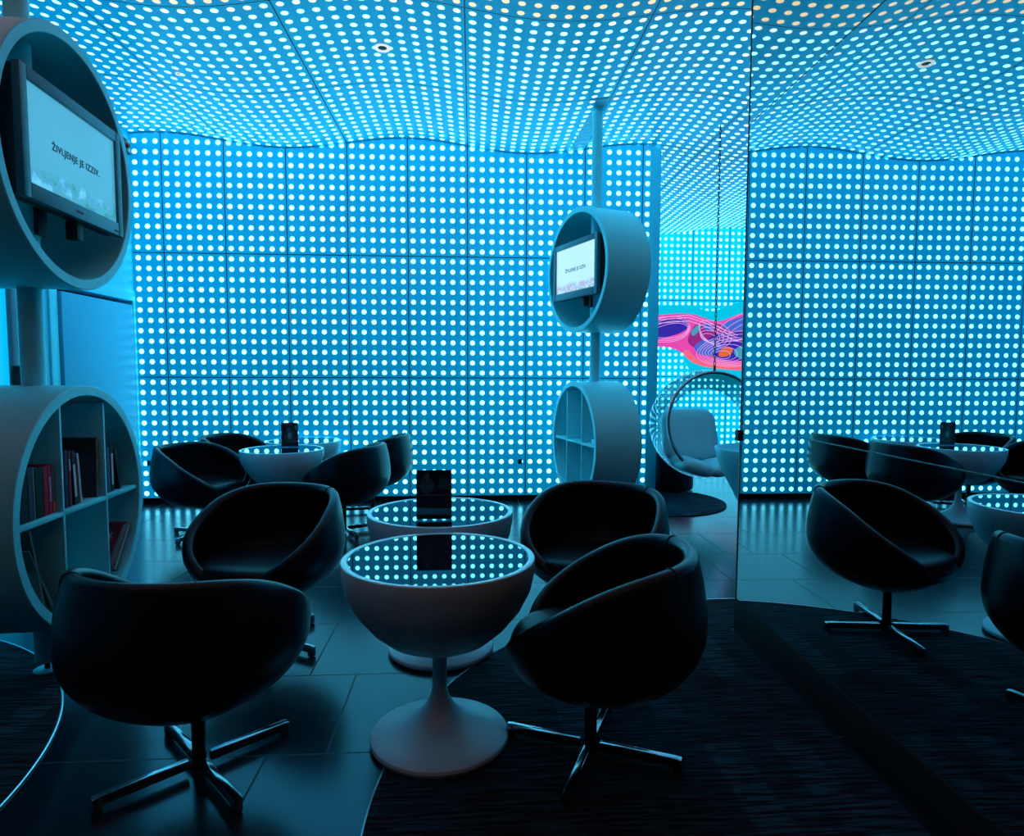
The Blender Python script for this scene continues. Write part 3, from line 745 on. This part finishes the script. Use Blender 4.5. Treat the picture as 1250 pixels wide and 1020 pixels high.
film('pink_swirl', [(780, 388), (805, 384), (840, 381), (862, 388), (876, 393), (905, 380), (960, 372), (990, 400), (980, 445), (930, 452), (888, 450), (862, 446), (842, 436), (832, 428), (812, 421), (780, 424)], F_pk, 2, mu)
film('magenta_swirl', [(850, 392), (872, 396), (905, 392), (960, 392), (960, 430), (905, 440), (872, 438), (850, 425), (838, 417), (842, 405)], F_mg, 3, mu)
film('blue_swirl', [(782, 394), (805, 389), (828, 387), (841, 389), (840, 400), (828, 407), (812, 411), (798, 416), (782, 414)], F_nv, 3, mu)
film('navy_swirl', [(862, 412), (880, 404), (905, 404), (930, 408), (930, 436), (900, 440), (874, 436), (860, 426)], F_nv, 4, mu)
film('blue_swirl', [(876, 396), (905, 384), (960, 378), (960, 398), (905, 404), (886, 401)], F_bl, 4, mu)
film('coral_swirl', [(832, 428), (840, 424), (848, 436), (868, 441), (905, 444), (960, 446), (960, 452), (892, 450), (862, 447), (842, 440)], F_rd, 4, mu)
film('blue_swirl', [(846, 420), (862, 412), (880, 414), (880, 428), (864, 434), (850, 430)], F_bl, 5, mu)
film('blue_swirl', [(842, 405), (850, 396), (856, 394), (852, 404), (846, 410)], F_tl, 5, mu)
film('orange_spot', [(876, 432), (880, 424), (890, 421), (896, 426), (890, 433), (880, 435)], F_or, 6, mu)
film('blue_swirl', [(894, 428), (903, 420), (925, 422), (925, 436), (902, 437)], F_tl, 6, mu)
film('blue_swirl', [(858, 392), (868, 394), (872, 402), (864, 404), (858, 399)], F_bl, 5, mu)
lines = MB()
def loop(cx, cy, ax_, ay, ro, n=48):
    pts = []
    for q in range(n):
        a_ = 2*PI*q/n; x = ax_*math.cos(a_); y = ay*math.sin(a_)*(1+.18*math.cos(a_))
        gx, gz = G(cx+x*math.cos(ro)-y*math.sin(ro), cy+x*math.sin(ro)+y*math.cos(ro)); pts.append((gx, -.0145, gz))
    lines.tube(pts, .0034, 4, closed=True)
for k in range(7): loop(896-2.4*k, 425+1.1*k, 46-6.0*k, 21-2.7*k, -.14+.03*k)
for k in range(5): loop(872-2*k, 405+1.5*k, 22-3.2*k, 13-2.0*k, .55-.08*k)
for k in range(4): loop(812+1.5*k, 402+.4*k, 30-2.4*k, 15-2.3*k, -.16)
for k in range(3): loop(905+3*k, 398+2*k, 34-5*k, 15-3*k, -.35)
for dy in (0, 3, 7):
    pts = []
    for x, y in ((780, 392), (805, 387), (840, 384), (862, 391), (880, 400), (900, 408)):
        gx, gz = G(x, y+dy); pts.append((gx, -.0145, gz))
    lines.tube(pts, .005, 4)
lines.build('line_work', F_lt, mu)

# ------------------------------------------------------------------ small things
def downlight(x, y, r, label):
    t = thing('ceiling_spot', label, 'ceiling light', (x, y, zc(x)))
    b = MB(); b.lathe([(r*.55, -.004), (r*.95, -.010), (r, -.004), (r, .01), (r*.55, .01)], 40); b.build('trim_ring', emis('white ring with added glow', (.75, .82, .85)), t)  # ring's brightness is an added glow in place of light on white paint
    b = MB(); b.lathe([(0, -.002), (r*.4, -.004), (r*.58, -.001), (r*.58, .008), (0, .008)], 32); b.build('lens', M_black, t)
downlight(2.40, -1.805, .058, 'round white spotlight with a dark centre in the lit ceiling')
downlight(.835, -1.506, .022, 'tiny dark sensor spot in the lit ceiling above the left column')
def socket(x, z, label):
    b = MB(); b.box((x, -.006, z), (.042, .014, .050), .004); o = b.build('wall_socket', M_black); tag(o, label, 'socket')
    b = MB(); b.lathe([(0, 0), (.011, 0), (.011, .003), (0, .003)], 20, Matrix.Translation((x, -.0125, z)) @ Matrix.Rotation(PI/2, 4, 'X')); b.build('insert', M_steel, o)
socket(3.545, .413, 'small black socket low on the lit wall, left of the right column')
socket(-.215, .416, 'small black socket low at the left end of the lit wall')
t = thing('wall_beacon', 'small dark red box high in the corner left of the lit wall', 'alarm', (LX, -.12, 3.50))
b = MB(); b.box((.02, 0, .0), (.04, .14, .13), .005); b.build('housing', pm('dark red plastic', (.06, .002, .004), .4), t)
b = MB(); b.lathe([(0, .03), (.02, .026), (.03, 0), (0, 0)], 24, Matrix.Translation((.04, 0, 0)) @ Matrix.Rotation(PI/2, 4, 'Y')); b.build('lens', pm('red lens', (.2, .004, .006), .2), t)
# beaded blind cord beside the window
b = MB()
for k in range(58):
    z = .55+.03*k
    b.lathe([(0, -.009), (.0055, -.006), (.0075, 0), (.0055, .006), (0, .009)], 8, Matrix.Translation((LX+.095, -1.715, z)))
b.tube([(LX+.095, -1.715, .54), (LX+.095, -1.715, 2.28)], .0015, 6)
o = b.build('blind_cord', pm('pale beads', (.7, .85, .9), .3)); tag(o, 'pale beaded cord hanging beside the lit window', 'cord')

# ------------------------------------------------------------------ light, world, view
wd = bpy.data.worlds.new('world'); sc.world = wd; wd.use_nodes = True
wd.node_tree.nodes['Background'].inputs[0].default_value = (.0, .05, .1, 1); wd.node_tree.nodes['Background'].inputs[1].default_value = .02
sc.view_settings.view_transform = 'Standard'; sc.view_settings.look = 'None'; sc.view_settings.exposure = 0; sc.view_settings.gamma = 1
sc.view_settings.use_curve_mapping = False
cy = sc.cycles
cy.use_denoising = True; cy.max_bounces = 10; cy.diffuse_bounces = 4; cy.glossy_bounces = 6; cy.transparent_max_bounces = 16; cy.transmission_bounces = 4
cy.sample_clamp_indirect = 8; cy.caustics_reflective = False; cy.caustics_refractive = False
